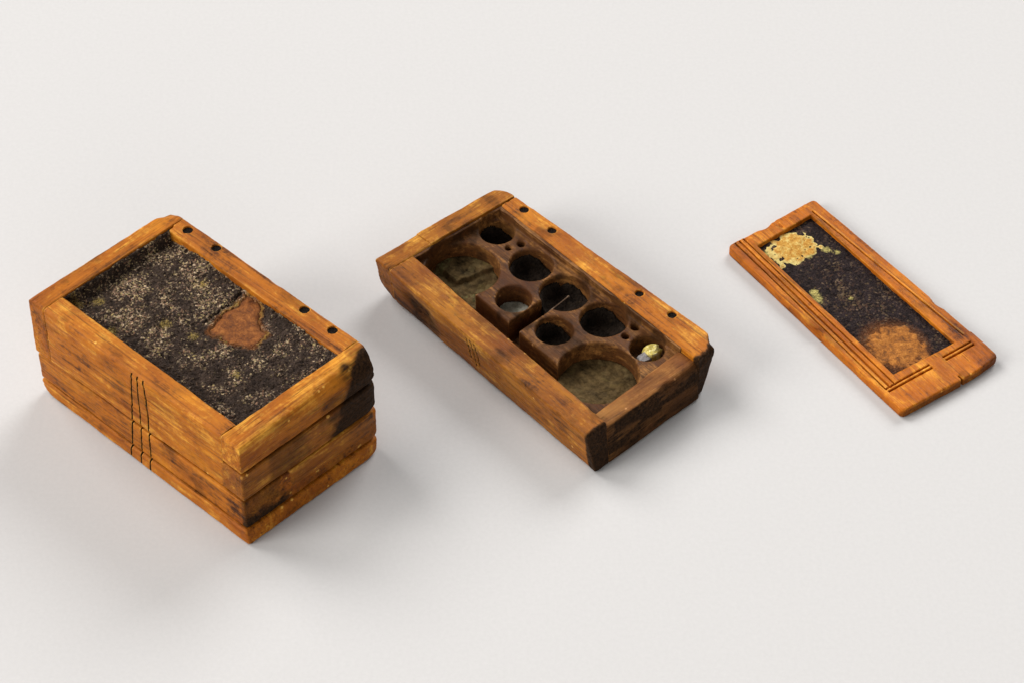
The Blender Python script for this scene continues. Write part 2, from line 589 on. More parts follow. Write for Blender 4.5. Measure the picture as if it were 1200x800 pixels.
# ================================================================== 1. the closed box
def closed_box():
    T = thing('wooden_box', 'tall layered wooden box with a black crusted recess in its top', 'box', (-.123955, -.043090), -42.862)
    ZT, S1, S2, S3 = 53.4, 38.8, 23.2, 7.9

    def burn(V, N):
        x, y, z = V.T
        # scorched end: spreads from the far corner of the end grain
        w = fbm(x / 9, y / 9, z / 9, 3) - .5
        e = sstep(54.5, 59.5, x + w * 6 + (y - 20) * .10 + np.maximum(0, 50 - z) * .25)
        side = sstep(-4, 22, y + w * 24 - (z - 24) * .35)
        low = sstep(21.5, 24.5, z)
        return e * side * low * 1.15

    def grime(V, N):
        x, y, z = V.T
        w = fbm(x / 16 + 3, y / 12, z / 5, 5)
        return np.maximum(burn(V, N), sstep(.55, .72, w) * .36)

    # -- frame rails of the top
    qL = [(-59.8, 37.7), (-62.1, -37.7), (-52.9, -37.6), (-50.9, 37.6)]

    def f(X, Y, Z):
        d = prism(X, Y, Z, qL, S2, ZT, k=.5, kz=1.8, joints=((1, 0, .5),))
        d = smax(d, -sphere(X, Y, Z, (-62, 37.7, 60), 9.6), 2)
        return d
    wood('end_rail', f, *bbox(qL, S2, ZT), W_Y, T, 'y', 1.0, stain_shade=grime)

    qF = [(-52.7, -37.6), (49.3, -36.4), (49.3, -27.4), (-52.7, -26.9)]
    LINES = [[(-.9, 54), (-3.8, 27), (-7.2, 0)], [(2.1, 54), (1.3, 30), (-1.0, 0)], [(5.3, 54), (6.3, 42), (4.6, 0)]]

    def scratches(X, Y, Z, d, yf, r=.27, ztop=52.6):
        for L in LINES:
            for p, q in zip(L[:-1], L[1:]):
                s = np.maximum(seg(X, Z, p, q, r), Y - yf - 2.6)
                s = np.maximum(s, Z - ztop)
                d = np.maximum(d, -s)
        return d

    def scored(V):
        x, y, z = V.T
        m = np.full(len(V), 9.0)
        for L in LINES:
            for p, q in zip(L[:-1], L[1:]):
                m = np.minimum(m, seg(x, z, p, q, 0))
        return 1.1 * sstep(.55, .22, m) * (y < -35.0) * (z < 52.8)

    def f(X, Y, Z):
        d = prism(X, Y, Z, qF, S2, ZT, k=.5, kz=1.9, joints=((1, 0, .25), (-1, 0, .25)))
        d = smax(d, -sphere(X, Y, Z, (28, -39.5, 55.5), 4.0), 1.5)
        d = smax(d, -sphere(X, Y, Z, (-22, -40.5, 55), 4.2), 1.5)
        return scratches(X, Y, Z, d, -37.05)

    def tF(V, N):
        return np.where(N[:, 1] < -.5, -.12, .08)
    wood('front_rail', f, *bbox(qF, S2, ZT), W_X, T, 'x', 2.0, stain_shade=lambda V, N: np.maximum(grime(V, N), scored(V)), tone=lambda V, N: .04 + 0 * V[:, 0])

    qB = [(-50.8, 28.7), (51.6, 26.0), (51.9, 36.6), (-50.7, 37.6)]

    def f(X, Y, Z):
        d = prism(X, Y, Z, qB, S2, ZT, k=.5, kz=1.6, joints=((1, 0, .25), (-1, 0, .25)))
        yl = 31.2 + (X + 50) * (28.8 - 31.2) / 101
        d = smax(d, -np.maximum(np.maximum(Y - yl, Z - 90), (ZT - .8) - Z), .4)
        for (cx, cy) in ((-44.5, 33.7), (-28.0, 34.3), (24.1, 33.9), (40.5, 33.4)):
            d = np.maximum(d, -cyl(X, Y, Z, cx, cy, 2.15, ZT - 15))
        d = smax(d, -sphere(X, Y, Z, (5, 41.5, 57), 5.5), 2)
        return d
    br = wood('back_rail', f, *bbox(qB, S2, ZT), W_X, T, 'x', 3.0, amp=.8, stain_shade=grime)
    hole_shade_plugs(br, ((-44.5, 33.7), (-28.0, 34.3), (24.1, 33.9), (40.5, 33.4)), 2.15, ZT - 1.15)

    qR = [(49.4, -36.4), (60.0, -36.6), (62.3, 36.4), (51.8, 36.6)]

    def f(X, Y, Z):
        d = prism(X, Y, Z, qR, S1, ZT, k=.5, kz=1.4, joints=((-1, 0, .5),))
        d = smax(d, plane_cut(X, Y, Z, (61.0, -36, 53.2), (.80, .05, .70)), 2.5)
        d = smax(d, plane_cut(X, Y, Z, (60.2, 36, 53.4), (.62, .46, .62)), 4.0)
        d = smax(d, plane_cut(X, Y, Z, (63.0, 34.5, 45), (.8, .6, .05)), 4.0)
        d = smax(d, -sphere(X, Y, Z, (65, 14, 55), 6.2), 2.5)
        return d
    wood('end_rail', f, *bbox(qR, S1, ZT), W_Y, T, 'y', 4.0, stain_shade=grime, tone=lambda V, N: .12 - .30 * sstep(47, 42, V[:, 2]) * sstep(-36, 0, V[:, 1]))

    # -- spacer board under the end rail, only seen on the end
    qS = [(42.0, -36.2), (60.4, -36.8), (62.6, 36.0), (42.0, 36.4)]

    def f(X, Y, Z):
        d = prism(X, Y, Z, qS, S2 + .25, S1 - .85, k=.9, kz=1.2)
        d = np.minimum(d, prism(X, Y, Z, inset(qS, 3), S2 + 1, S1 + .3))
        d = smax(d, plane_cut(X, Y, Z, (63.2, 34.2, 30), (.8, .6, 0)), 4.0)
        return d

    def sp_st(V, N):
        x, y, z = V.T
        w = fbm(x / 6, y / 7 + 4, z / 6, 3) - .5
        return np.maximum(burn(V, N) * sstep(-6, 12, y + w * 25), .5 * sstep(-26, -20, y) * sstep(4, -6, y + w * 18))
    wood('spacer_board', f, (48.6, -38, S2 - .5), (64, 38, S1 + .6), W_BY, T, 'y', 5.0, stain_shade=sp_st)

    # -- lower layer and base board
    qLo = [(-60.2, 37.3), (-61.9, -37.2), (60.3, -36.9), (62.6, 36.0)]
    boL = [(-60.4, 37.3), (-61.8, -37.0), (60.9, -37.4), (63.2, 35.4)]

    def f(X, Y, Z):
        d = prism(X, Y, Z, qLo, S3, S2 - .75, bot=boL, k=.9, kz=1.2)
        d = np.minimum(d, prism(X, Y, Z, inset(qLo, 3), S3 - 1.4, S2 + .3))
        d = smax(d, plane_cut(X, Y, Z, (63.8, 34.0, 20), (.8, .6, 0)), 4.0)
        return scratches(X, Y, Z, d, -37.2, .27, 60)

    def lo_st(V, N):
        x, y, z = V.T
        w = fbm(x / 6, y / 7 + 9, z / 6, 3) - .5
        e = sstep(57.5, 59.5, x)
        return np.maximum(e * (.55 * sstep(-14, -19, y + w * 12) + .40 * sstep(20, 9, z + w * 6 - y * .1)), sstep(.6, .74, fbm(x / 16 + 8, y / 16, z / 10, 4)) * .42)
    wood('lower_layer', f, *bbox(boL, S3, S2), W_X, T, 'x', 6.0, stain_shade=lambda V, N: np.maximum(lo_st(V, N), scored(V)), tone=lambda V, N: -.10 + 0 * V[:, 0])

    # plank let into the end of the lower layer
    qP = [(56.0, -13.0), (61.6, -13.0), (63.2, 29.5), (62.3, 33.5), (56.0, 33.5)]

    def f(X, Y, Z):
        d = prism(X, Y, Z, qP, 12.6, S2 - .15, k=1.6, kz=1.4)
        return d
    wood('end_plank', f, *bbox(qP, 12, S2), W_BY, T, 'y', 7.0, tone=lambda V, N: .05 + 0 * V[:, 0])

    qBa = [(-61.0, 37.0), (-62.3, -37.2), (61.5, -37.9), (64.0, 34.8)]
    boB = [(-60.0, 36.5), (-61.8, -37.2), (62.6, -39.2), (64.8, 34.0)]

    def f(X, Y, Z):
        d = prism(X, Y, Z, qBa, 0, S3 - .65, bot=boB, k=1.4, kz=1.4)
        d = smax(d, plane_cut(X, Y, Z, (64.6, 33.2, 5), (.8, .6, -.15)), 4.0)
        d = smax(d, plane_cut(X, Y, Z, (-61.2, -37.2, 1.6), (-.5, -.5, -.6)), 3.0)
        return scratches(X, Y, Z, d, -38.0, .27, 60)
    wood('base_board', f, *bbox(boB, 0, S3, 1.6), W_X, T, 'x', 8.0, stain_shade=lambda V, N: np.maximum(sstep(.62, .78, fbm(V[:, 0] / 12, V[:, 1] / 12, V[:, 2] / 6, 3)) * .4, scored(V)), tone=lambda V, N: .06 + 0 * V[:, 0])

    # -- crust in the recess
    qi = [(-53.3, -27.6), (50.0, -28.2), (52.2, 26.8), (-51.4, 29.4)]
    x, y = quad_grid(qi, .36)
    RP = [(-2, 26.3), (6.5, 26.5), (11.5, 19.0), (20.5, 16.6), (20.8, 7.8), (14.0, 3.2), (1.2, 1.6), (-1.5, 14.0)]
    wx = (fbm(x / 4, y / 4, 0 * x, 3) - .5) * 3.4; wy = (fbm(x / 4 + 9, y / 4, 0 * x, 3) - .5) * 3.4
    inp = inside_poly(x + wx, y + wy, RP)
    near = np.zeros(x.shape)
    for i in range(len(RP)):
        p, q = RP[i], RP[(i + 1) % len(RP)]
        near = np.maximum(near, np.exp(-(np.maximum(seg(x + wx, y + wy, p, q, 0), 0) / 2.2) ** 2))
    level = ZT - 7.2 + sstep(-53, -30, x) * 2.6 + sstep(17, 27.5, y) * 1.6 + sstep(-10, 50, x) * 1.0
    base = level + (fbm(x / 13, y / 13, 2 + 0 * x, 3) - .5) * 2.6
    gran = .6 * fbm(x / 1.1, y / 1.1, 7 + 0 * x, 3) + .4 * fbm(x / 3.4, y / 3.4, 17 + 0 * x, 3)
    z = base + (gran - .5) * 2.2 + np.maximum(0, vnoise(x / .8, y / .8, 3 + 0 * x) - .62) * 1.8
    z = np.where(inp, base - 1.2, z) 
    # a crack across the crust beside the bare patch
    ck = seg(x, y, (-3.5, 4.0), (-4.5, 25.5), 0)
    z -= np.exp(-(np.maximum(ck, 0) / .55) ** 2) * 1.6
    # black coat added on the end wall, standing in for its shade
    xw = -51.9 + (y - 0) * .0265
    shade_coat = sstep(1.5, .7, x - xw + (fbm(x / 2, y / 2, 31 + 0 * x, 2) - .5) * .8)
    z = z + shade_coat * np.maximum(0, (ZT - .9 + (fbm(0 * x, y / 3, 33 + 0 * x, 3) - .5) * 1.6) - z)
    z = np.minimum(z, ZT - .35)
    pale = -.12 * (shade_coat > .1) + .42 * sstep(18, -20, x + (fbm(x / 10, y / 10, 5 + 0 * x, 3) - .5) * 40) * sstep(-27, -15, y + (fbm(x / 7, y / 7, 6 + 0 * x, 3) - .5) * 14) + .35 * near * ~inp + .02
    pale += .35 * sstep(.55, .7, fbm(x / 8, y / 8, 1 + 0 * x, 3)) + .5 * sstep(25.5, 27.5, y + .025 * x) - .25
    pale += (fbm(x / 6, y / 6, 21 + 0 * x, 4) - .53) * 2.4
    tint = .75 * near * ~inp * sstep(.4, .6, fbm(x / 5, y / 5, 4 + 0 * x, 2))
    for (cx, cy, r) in ((-44.5, -16, 4), (-50, -23, 3.4), (-27, -24.5, 4), (27, -7, 3.2), (-1, -4, 3.5), (-20, 19, 3.5), (-14, -7, 4)):
        tint += .6 * np.exp(-((x - cx) ** 2 + (y - cy) ** 2) / (r * r) * .8)
    cr = sheet('crust', x, y, z, CRUST, T, {'pale': pale, 'tint': tint, 'rust': .75 * near}, skirt=20.0)

    # bare reddish wood showing where the crust has flaked off
    zp = base + .25 + (fbm(x / 3.5, y / 3.5, 3 + 0 * x, 3) - .5) * .9 - near ** 2 * .7
    edge = near * .45
    sheet('bare_patch', x, y, zp, RUST, cr, {'edge': edge}, keep=inp, skirt=1.3)

    # loose grains of the crust: too many to count
    rng = np.random.default_rng(5)
    n = 5200
    iu = rng.integers(2, x.shape[0] - 2, n); iv = rng.integers(2, x.shape[1] - 2, n)
    ok = ~inp[iu, iv]
    iu, iv = iu[ok], iv[ok]
    n = len(iu)
    r = .14 + .50 * rng.random(n) ** 5
    oc = np.array([(1, 0, 0), (0, 1, 0), (-1, 0, 0), (0, -1, 0), (0, 0, 1), (0, 0, -1)], float)
    of = np.array([(0, 1, 4), (1, 2, 4), (2, 3, 4), (3, 0, 4), (1, 0, 5), (2, 1, 5), (3, 2, 5), (0, 3, 5)])
    a = rng.random(n) * 6.28
    ca, sa = np.cos(a), np.sin(a)
    jit = oc[None] * (.65 + .7 * rng.random((n, 6, 1)))
    vx = jit[..., 0] * ca[:, None] - jit[..., 1] * sa[:, None]
    vy = jit[..., 0] * sa[:, None] + jit[..., 1] * ca[:, None]
    vz = jit[..., 2] * .8 + .25 * vx
    ctr = np.stack([x[iu, iv], y[iu, iv], z[iu, iv] + .05], 1)
    V = ctr[:, None, :] + np.stack([vx, vy, vz], 2) * r[:, None, None]
    F = of[None] + (np.arange(n) * 6)[:, None, None]
    gp = np.repeat(pale[iu, iv], 6); gt = np.repeat(tint[iu, iv], 6)
    o = to_object('crust_grains', V.reshape(-1, 3), F.reshape(-1, 3), GRAIN, cr, {'pale': gp, 'tint': gt}, smooth=False)
    o['kind'] = 'stuff'


# ================================================================== 2. the open tray
def open_tray():
    ang = -48.426
    loc = (.012728, .000203)
    T = thing('compartment_tray', 'open wooden tray with round wells, between the closed box and the thin lid', 'tray', loc, ang)
    ZT = 22.6
    ZB = 17.8

    def grime(V, N):
        x, y, z = V.T
        return sstep(.53, .72, fbm(x / 15 + 1, y / 8, z / 6, 5)) * .42

    def end_dirt(V, N):
        x, y, z = V.T
        w = fbm(x / 8, y / 8, z / 8, 3) - .5
        return np.maximum(grime(V, N), sstep(64.8, 66.6, x + w * 2.5 + np.maximum(0, z - 20) * -.2) * 1.0)

    # front rail with its slanting outer side
    qF = [(-57.6, -35.3), (67.7, -37.3), (67.2, -25.9), (-57.4, -21.7)]
    bF = [(-57.6, -32.2), (70.3, -34.8), (68.6, -25.9), (-57.4, -21.7)]
    LN = [[(-7.6, 20.6), (-6.2, 9)], [(-5.0, 21.0), (-3.3, 6)], [(-2.3, 20.6), (-.9, 8)]]

    def f(X, Y, Z):
        d = prism(X, Y, Z, qF, 0, ZT, bot=bF, k=.5, kz=1.6, joints=((-1, 0, .25),))
        # rounded belly of the long side
        d = smax(d, plane_cut(X, Y, Z, (0, -34.4, 1.4), (-.02, -.75, -.66)), 3.0)
        d = smax(d, plane_cut(X, Y, Z, (68.4, -37.5, 20), (.8, -.6, .1)), 2.0)
        for p, q in LN:
            yf = -36.0 - (X + 57) * .016 + (ZT - Z) * .19
            s = np.maximum(seg(X, Z, p, q, .28), Y - yf - 2.8)
            d = np.maximum(d, -s)
        d = smax(d, -sphere(X, Y, Z, (-45, -41.2, 13.5), 7.2), 3)
        d = smax(d, -sphere(X, Y, Z, (-36, -40.5, 11.5), 6.5), 4)
        d = smax(d, -sphere(X, Y, Z, (58, -24, 25.8), 4.0), 1.2)
        return d

    def stF(V, N):
        x, y, z = V.T
        w = fbm(x / 10, y / 10, z / 8, 3) - .5
        s = .75 * np.exp(-((x + 40 + w * 18) / 13) ** 2) * sstep(20, 14, z + w * 5) * sstep(-.2, -.6, N[:, 1])
        m = np.full(len(V), 9.0)
        for p, q in LN:
            m = np.minimum(m, seg(x, z, p, q, 0))
        s = np.maximum(s, 1.0 * sstep(.55, .22, m) * (y < -30))
        return np.maximum(np.maximum(s, grime(V, N)), sstep(65.4, 67.0, x + w * 3) * .85)  # rail end darkened too, part soiling, part painted shade

    wood('front_rail', f, *bbox(qF + bF, 0, ZT), W_BX, T, 'x', 11.0, stain_shade=stF, tone=lambda V, N: np.where(N[:, 1] < -.5, .16 * np.exp(-((V[:, 0] + 6) / 22) ** 2) - .02, .0))

    # left end rail in two pieces: a repaired break
    qE = [(-66.1, 35.2), (-67.0, -12.4), (-57.6, -11.6), (-56.3, 35.2)]
    bE = [(-65.5, 31.5), (-66.5, -12.4), (-57.6, -11.6), (-56.3, 31.5)]

    def f(X, Y, Z):
        d = prism(X, Y, Z, qE, 0, ZT + .5, bot=bE, k=.6, kz=1.8, joints=((1, 0, .5), (0, -1, .4)))
        d = smax(d, -sphere(X, Y, Z, (-70, 39, 26), 8.0), 2)
        d = smax(d, plane_cut(X, Y, Z, (-64, 33.5, 22), (-.6, .75, .15)), 3)
        return d
    wood('end_rail', f, *bbox(qE, 0, ZT + .5), W_BY, T, 'y', 12.0, stain_shade=grime, tone=lambda V, N: .10 + 0 * V[:, 0])
    qE2 = [(-66.9, -12.2), (-67.0, -35.2), (-57.5, -35.2), (-57.5, -11.4)]
    bE2 = [(-66.4, -12.2), (-66.0, -32.1), (-57.5, -32.2), (-57.5, -11.4)]

    def f(X, Y, Z):
        d = prism(X, Y, Z, qE2, 0, ZT, bot=bE2, k=.5, kz=1.8, joints=((1, 0, .5), (0, 1, .4)))
        d = smax(d, plane_cut(X, Y, Z, (0, -34.4, 1.4), (-.02, -.75, -.66)), 3.0)
        d = smax(d, plane_cut(X, Y, Z, (-65.0, -33, 3), (-.55, -.4, -.75)), 5)
        return d
    wood('end_rail', f, *bbox(qE2, 0, ZT), W_BY, T, 'y', 13.0, stain_shade=grime, tone=lambda V, N: .20 * sstep(-35, -14, V[:, 1]) + .02)

    # back rail with four small holes, each given a black plug as shade
    qB = [(-56.2, 26.6), (67.0, 25.9), (66.3, 36.6), (58.0, 40.0), (-56.2, 35.4)]
    bB = [(-56.2, 26.6), (66.5, 25.9), (66.5, 30.0), (60.0, 33.5), (-56.2, 31.5)]

    def f(X, Y, Z):
        d = prism(X, Y, Z, qB, 0, ZT, bot=bB, k=1.2, kz=1.4, joints=((-1, 0, .25),))
        for (cx, cy) in ((-47.7, 32.3), (-30.1, 32.5), (22.6, 34.2), (40.7, 35.6)):
            d = np.maximum(d, -cyl(X, Y, Z, cx, cy, 2.0, 8.0))
        d = smax(d, -sphere(X, Y, Z, (64, 41, 24), 5.5), 1)
        d = smax(d, -sphere(X, Y, Z, (69, 35, 24), 4.6), 1)
        d = smax(d, -sphere(X, Y, Z, (70.5, 29, 20), 4.4), 1)
        return d

    def stB(V, N):
        x, y, z = V.T
        w = fbm(x / 5, y / 5, z / 5, 3) - .5
        return np.maximum(grime(V, N), sstep(62.6, 64.6, x + w * 5 + np.maximum(0, y - 33) * .7 - np.maximum(0, z - 21.5) * .6) * .85)
    br = wood('back_rail', f, *bbox(qB, 0, ZT), W_X, T, 'x', 14.0, stain_shade=stB, tone=lambda V, N: .05 + 0 * V[:, 0])
    hole_shade_plugs(br, ((-47.7, 32.3), (-30.1, 32.5), (22.6, 34.2), (40.7, 35.6)), 2.0, ZT - 1.15)

    # low cross rail closing the other end
    qC = [(58.7, -26.5), (68.0, -26.5), (66.0, 26.2), (55.2, 26.2)]
    bC = [(58.7, -26.5), (70.1, -26.5), (67.6, 26.2), (55.2, 26.2)]

    def f(X, Y, Z):
        d = prism(X, Y, Z, qC, 0, ZT - 2.9, bot=bC, k=1.0, kz=1.6)
        d = smax(d, plane_cut(X, Y, Z, (66.8, 0, 19.5), (.7, .03, .7)), 2.0)
        d = smax(d, -sphere(X, Y, Z, (69.5, 8, 21), 4.2), 2.0)
        return d
    wood('cross_rail', f, *bbox(bC, 0, ZT - 2.9), W_CR, T, 'y', 15.0, stain_shade=lambda V, N: sstep(.3, .8, N[:, 0]) * (.60 + .3 * sstep(.35, .6, fbm(V[:, 0] / 8, V[:, 1] / 14, V[:, 2] / 4, 4))), tone=lambda V, N: .05 + 0 * V[:, 0])  # end face: soiling plus its shaded side put into the colour

    # compartment block: round wells, slot and front channel cut out of one piece
    WELLS = [(-48.9, 17.9, 7.3, 2.5), (-23.8, 15.0, 9.2, 2.5), (-13.6, -4.0, 7.5, 7.0), (-2.1, 14.3, 10.3, 2.5), (20.4, 16.0, 9.7, 2.5),
             (11.5, -3.7, 7.7, 2.5), (44.6, 18.2, 7.2, 11.5)]
    BIG = [(-41.2, -8.5, 15.6, 6.5), (41.4, -6.8, 16.8, 7.0)]
    SMALL = [(-38.1, 14.8, 1.35), (-36.4, 20.6, 1.7), (33.4, 16.2, 1.6), (32.4, 22.8, 1.8)]
    qK = [(-58.0, -26.0), (59.5, -26.5), (56.0, 27.2), (-57.0, 27.4)]

    def f(X, Y, Z):
        d = prism(X, Y, Z, qK, .3, ZB, k=.6, kz=.6)
        # thin dark upstand added so the rails' inner walls look shaded
        shade_lipL = np.maximum(np.maximum(X + 55.9 - Y * .02, -58 - X), np.maximum(np.abs(Y - 2.5) - 24.5, np.maximum(Z - (ZT - .7), .5 - Z)))
        shade_lipB = np.maximum(np.maximum(25.2 - Y, Y - 27.2), np.maximum(np.abs(X) - 56.5, np.maximum(Z - (ZT - .8), .5 - Z)))
        d = smin(d, smin(shade_lipL, shade_lipB, .3), .4)
        cut = np.float32(99.0)
        for (cx, cy, r, zb) in WELLS + BIG:
            cut = np.minimum(cut, cyl(X, Y, Z, cx, cy, r, zb, .02))
        for (cx, cy, r) in SMALL:
            cut = np.minimum(cut, cyl(X, Y, Z, cx, cy, r, 7.0))
        # slot between the two square bosses
        cut = np.minimum(cut, np.maximum(np.maximum(np.abs(X + 1.7 + (Y + 1) * .03) - 3.3, 5.0 - Z), np.maximum(Y - 12, -22 - Y)))
        # channel along the front rail
        cut = np.minimum(cut, np.maximum(np.maximum(Y + 15.0 + (X - 0) * .03, 4.5 - Z), np.maximum(X - 33, -33 - X)))
        d = smax(d, -cut, 1.3)
        return d

    def stK(V, N):
        x, y, z = V.T
        return sstep(.50, .70, fbm(x / 9 + 5, y / 9, z / 9, 4)) * .6
    blk = wood('compartment_block', f, *bbox(qK, .3, ZT), W_IN, T, 'x', 16.0, amp=.7, stain_shade=stK, tone=lambda V, N: .10 + 0 * V[:, 0])

    # residue on the floors of the two big wells
    def disc(name, cx, cy, r, z0, mat, amp, step=None, attrs=None):
        x, y = quad_grid([(cx - r - 1, cy - r - 1), (cx + r + 1, cy - r - 1), (cx + r + 1, cy + r + 1), (cx - r - 1, cy + r + 1)], .4)
        rr = np.sqrt((x - cx) ** 2 + (y - cy) ** 2)
        z = z0 + (fbm(x / 5, y / 5, 3 + 0 * x, 3) - .5) * amp + (fbm(x / 1.2, y / 1.2, 9 + 0 * x, 3) - .5) * .35
        if step is not None:
            z = z + step(x, y)
        at = {k: v(x, y) for k, v in (attrs or {}).items()}
        return sheet(name, x, y, z, mat, blk, at, keep=rr < r, skirt=z0 + 1.5 - 6.0 if z0 > 6 else 2.0)

    def stp(x, y):
        w = (fbm(x / 4, y / 4, 2 + 0 * x, 3) - .5) * 3
        return 2.0 * sstep(-.35, .35, y + 10.0 + w * .5) * sstep(.35, -.35, x + 42.6 - (y + 7) * .25 + w * .5)

    def grn(x, y):
        return .5 * sstep(.45, .62, fbm(x / 5 + 3, y / 5, 1 + 0 * x, 3)) + .5 * sstep(-16, -19, y)
    disc('well_residue', -41.2, -8.5, 15.9, 8.0, GREEN, 1.6, stp, {'pale': lambda x, y: .1 + .25 * fbm(x / 6, y / 6, 0 * x, 2), 'tint': grn})
    disc('well_residue', 41.4, -6.8, 17.1, 8.4, GREEN, 1.4, None, {'pale': lambda x, y: .12 * sstep(.4, .6, fbm(x / 6, y / 6, 4 + 0 * x, 3)), 'tint': lambda x, y: .25 * sstep(.5, .62, fbm(x / 4, y / 4, 6 + 0 * x, 3))})
    disc('chalky_residue', -13.6, -4.0, 7.6, 8.6, CHALK, 1.5, None, {'edge': lambda x, y: 0 * x})

    for (cx, cy, r, zb) in WELLS[:2] + WELLS[3:6]:  # black fill added in the small wells, standing in for their shade
        def men(x, y, cx=cx, cy=cy, r=r):
            rr = np.sqrt((x - cx) ** 2 + (y - cy) ** 2) / r
            dirn = ((x - cx) * -.94 + (y - cy) * -.10) / r
            w = fbm(x / 5, y / 5, cx + 0 * x, 2) - .5
            return 5.0 * sstep(.72, 1.02, rr + w * .25) * sstep(-.25, .7, dirn + w * .8) + .8 * rr * rr
        disc('well_shade_fill', cx, cy, r + .25, 9.0, WELL_SHADE, 1.6, men, {'pale': lambda x, y: -.3 + 0 * x, 'tint': lambda x, y: 0 * x})

    # thin splinter sticking out along the slot into the middle well
    tube('splinter', [(1.9, -1.0, 16.6), (1.2, 3.5, 16.7), (.2, 9.0, 16.0), (-.8, 14.6, 15.4), (-1.0, 15.8, 15.3)], [.34, .28, .20, .26, .50], SPLINT, blk)
    lump('flake', (-1.6, -19.6, 6.2), (1.9, 1.1, .9), CHALK, blk, 31)

    # two lumps lying in the end well: things of their own
    ca, sa = math.cos(math.radians(ang)), math.sin(math.radians(ang))

    def wpos(x, y):
        return (loc[0] + (x * ca - y * sa) * .001, loc[1] + (x * sa + y * ca) * .001)
    o = lump('pigment_lump', (0, 0, 2.6), (3.7, 2.7, 2.8), LUMPY, None, 41)
    p = wpos(45.4, 20.4); o.location = (p[0], p[1], .0113); o.rotation_euler = (0, 0, .75)
    o['label'] = 'small pale yellow lump lying in an end well of the tray'; o['category'] = 'lump'
    o = lump('pigment_lump', (0, 0, 2.0), (3.0, 2.4, 2.2), LUMPG, None, 47)
    p = wpos(45.4, 15.4); o.location = (p[0], p[1], .0113); o.rotation_euler = (0, 0, .3)
    o['label'] = 'small grey lump beside the yellow lump in the tray well'; o['category'] = 'lump'


def tube(name, pts, rad, mat, parent, n=10):
    V = []; F = []
    P = np.array(pts, float)
    for i, p in enumerate(P):
        t = P[min(i + 1, len(P) - 1)] - P[max(i - 1, 0)]
        t /= np.linalg.norm(t)
        a = np.cross(t, (0, 0, 1)); a /= np.linalg.norm(a); b = np.cross(a, t)
        for k in range(n):
            w = 2 * math.pi * k / n
            V.append(p + (a * math.cos(w) + b * math.sin(w)) * rad[i] * (1 + .15 * math.sin(3 * k + i)))
    m = len(P)
    for i in range(m - 1):
        for k in range(n):
            F.append((i * n + k, i * n + (k + 1) % n, (i + 1) * n + (k + 1) % n, (i + 1) * n + k))
    c0 = len(V); V.append(P[0]); V.append(P[-1] + (P[-1] - P[-2]) * .25)
    for k in range(n):
        F.append((k, c0, c0, (k + 1) % n)); F.append(((m - 1) * n + k, (m - 1) * n + (k + 1) % n, c0 + 1, c0 + 1))
    me = bpy.data.meshes.new(name)
    me.from_pydata([tuple(v * .001) for v in V], [], [tuple(dict.fromkeys(f)) for f in F])
    for p in me.polygons:
        p.use_smooth = True
    at = me.attributes.new('edge', 'FLOAT', 'POINT')
    me.materials.append(mat)
    o = bpy.data.objects.new(name, me); COL.objects.link(o); o.parent = parent
    return o


def lump(name, c, s, mat, parent, seed):
    n, m = 11, 8
    u = np.linspace(0, 2 * np.pi, n, endpoint=False)[:, None]; v = np.linspace(.001, np.pi - .001, m)[None, :]
    d = np.stack([np.cos(u) * np.sin(v), np.sin(u) * np.sin(v), np.cos(v) + 0 * u], 2)
    k = 1 + (fbm(d[..., 0] * 1.6 + seed, d[..., 1] * 1.6, d[..., 2] * 1.6, 3) - .5) * 1.0
    # squarish, broken-off facets
    q = np.power(np.sum(np.abs(d) ** 7, 2), -1 / 7)
    P = d * (k * (.25 + .75 * q))[..., None] * np.array(s) + np.array(c)
    P[..., 2] = np.maximum(P[..., 2], c[2] - s[2])
    i = np.arange(n * m).reshape(n, m)
    j = np.roll(i, -1, 0)
    F = np.stack([i[:, :-1].ravel(), i[:, 1:].ravel(), j[:, 1:].ravel(), j[:, :-1].ravel()], 1)
    return to_object(name, P.reshape(-1, 3), F, mat, parent, {'edge': np.zeros(n * m)}, smooth=False)


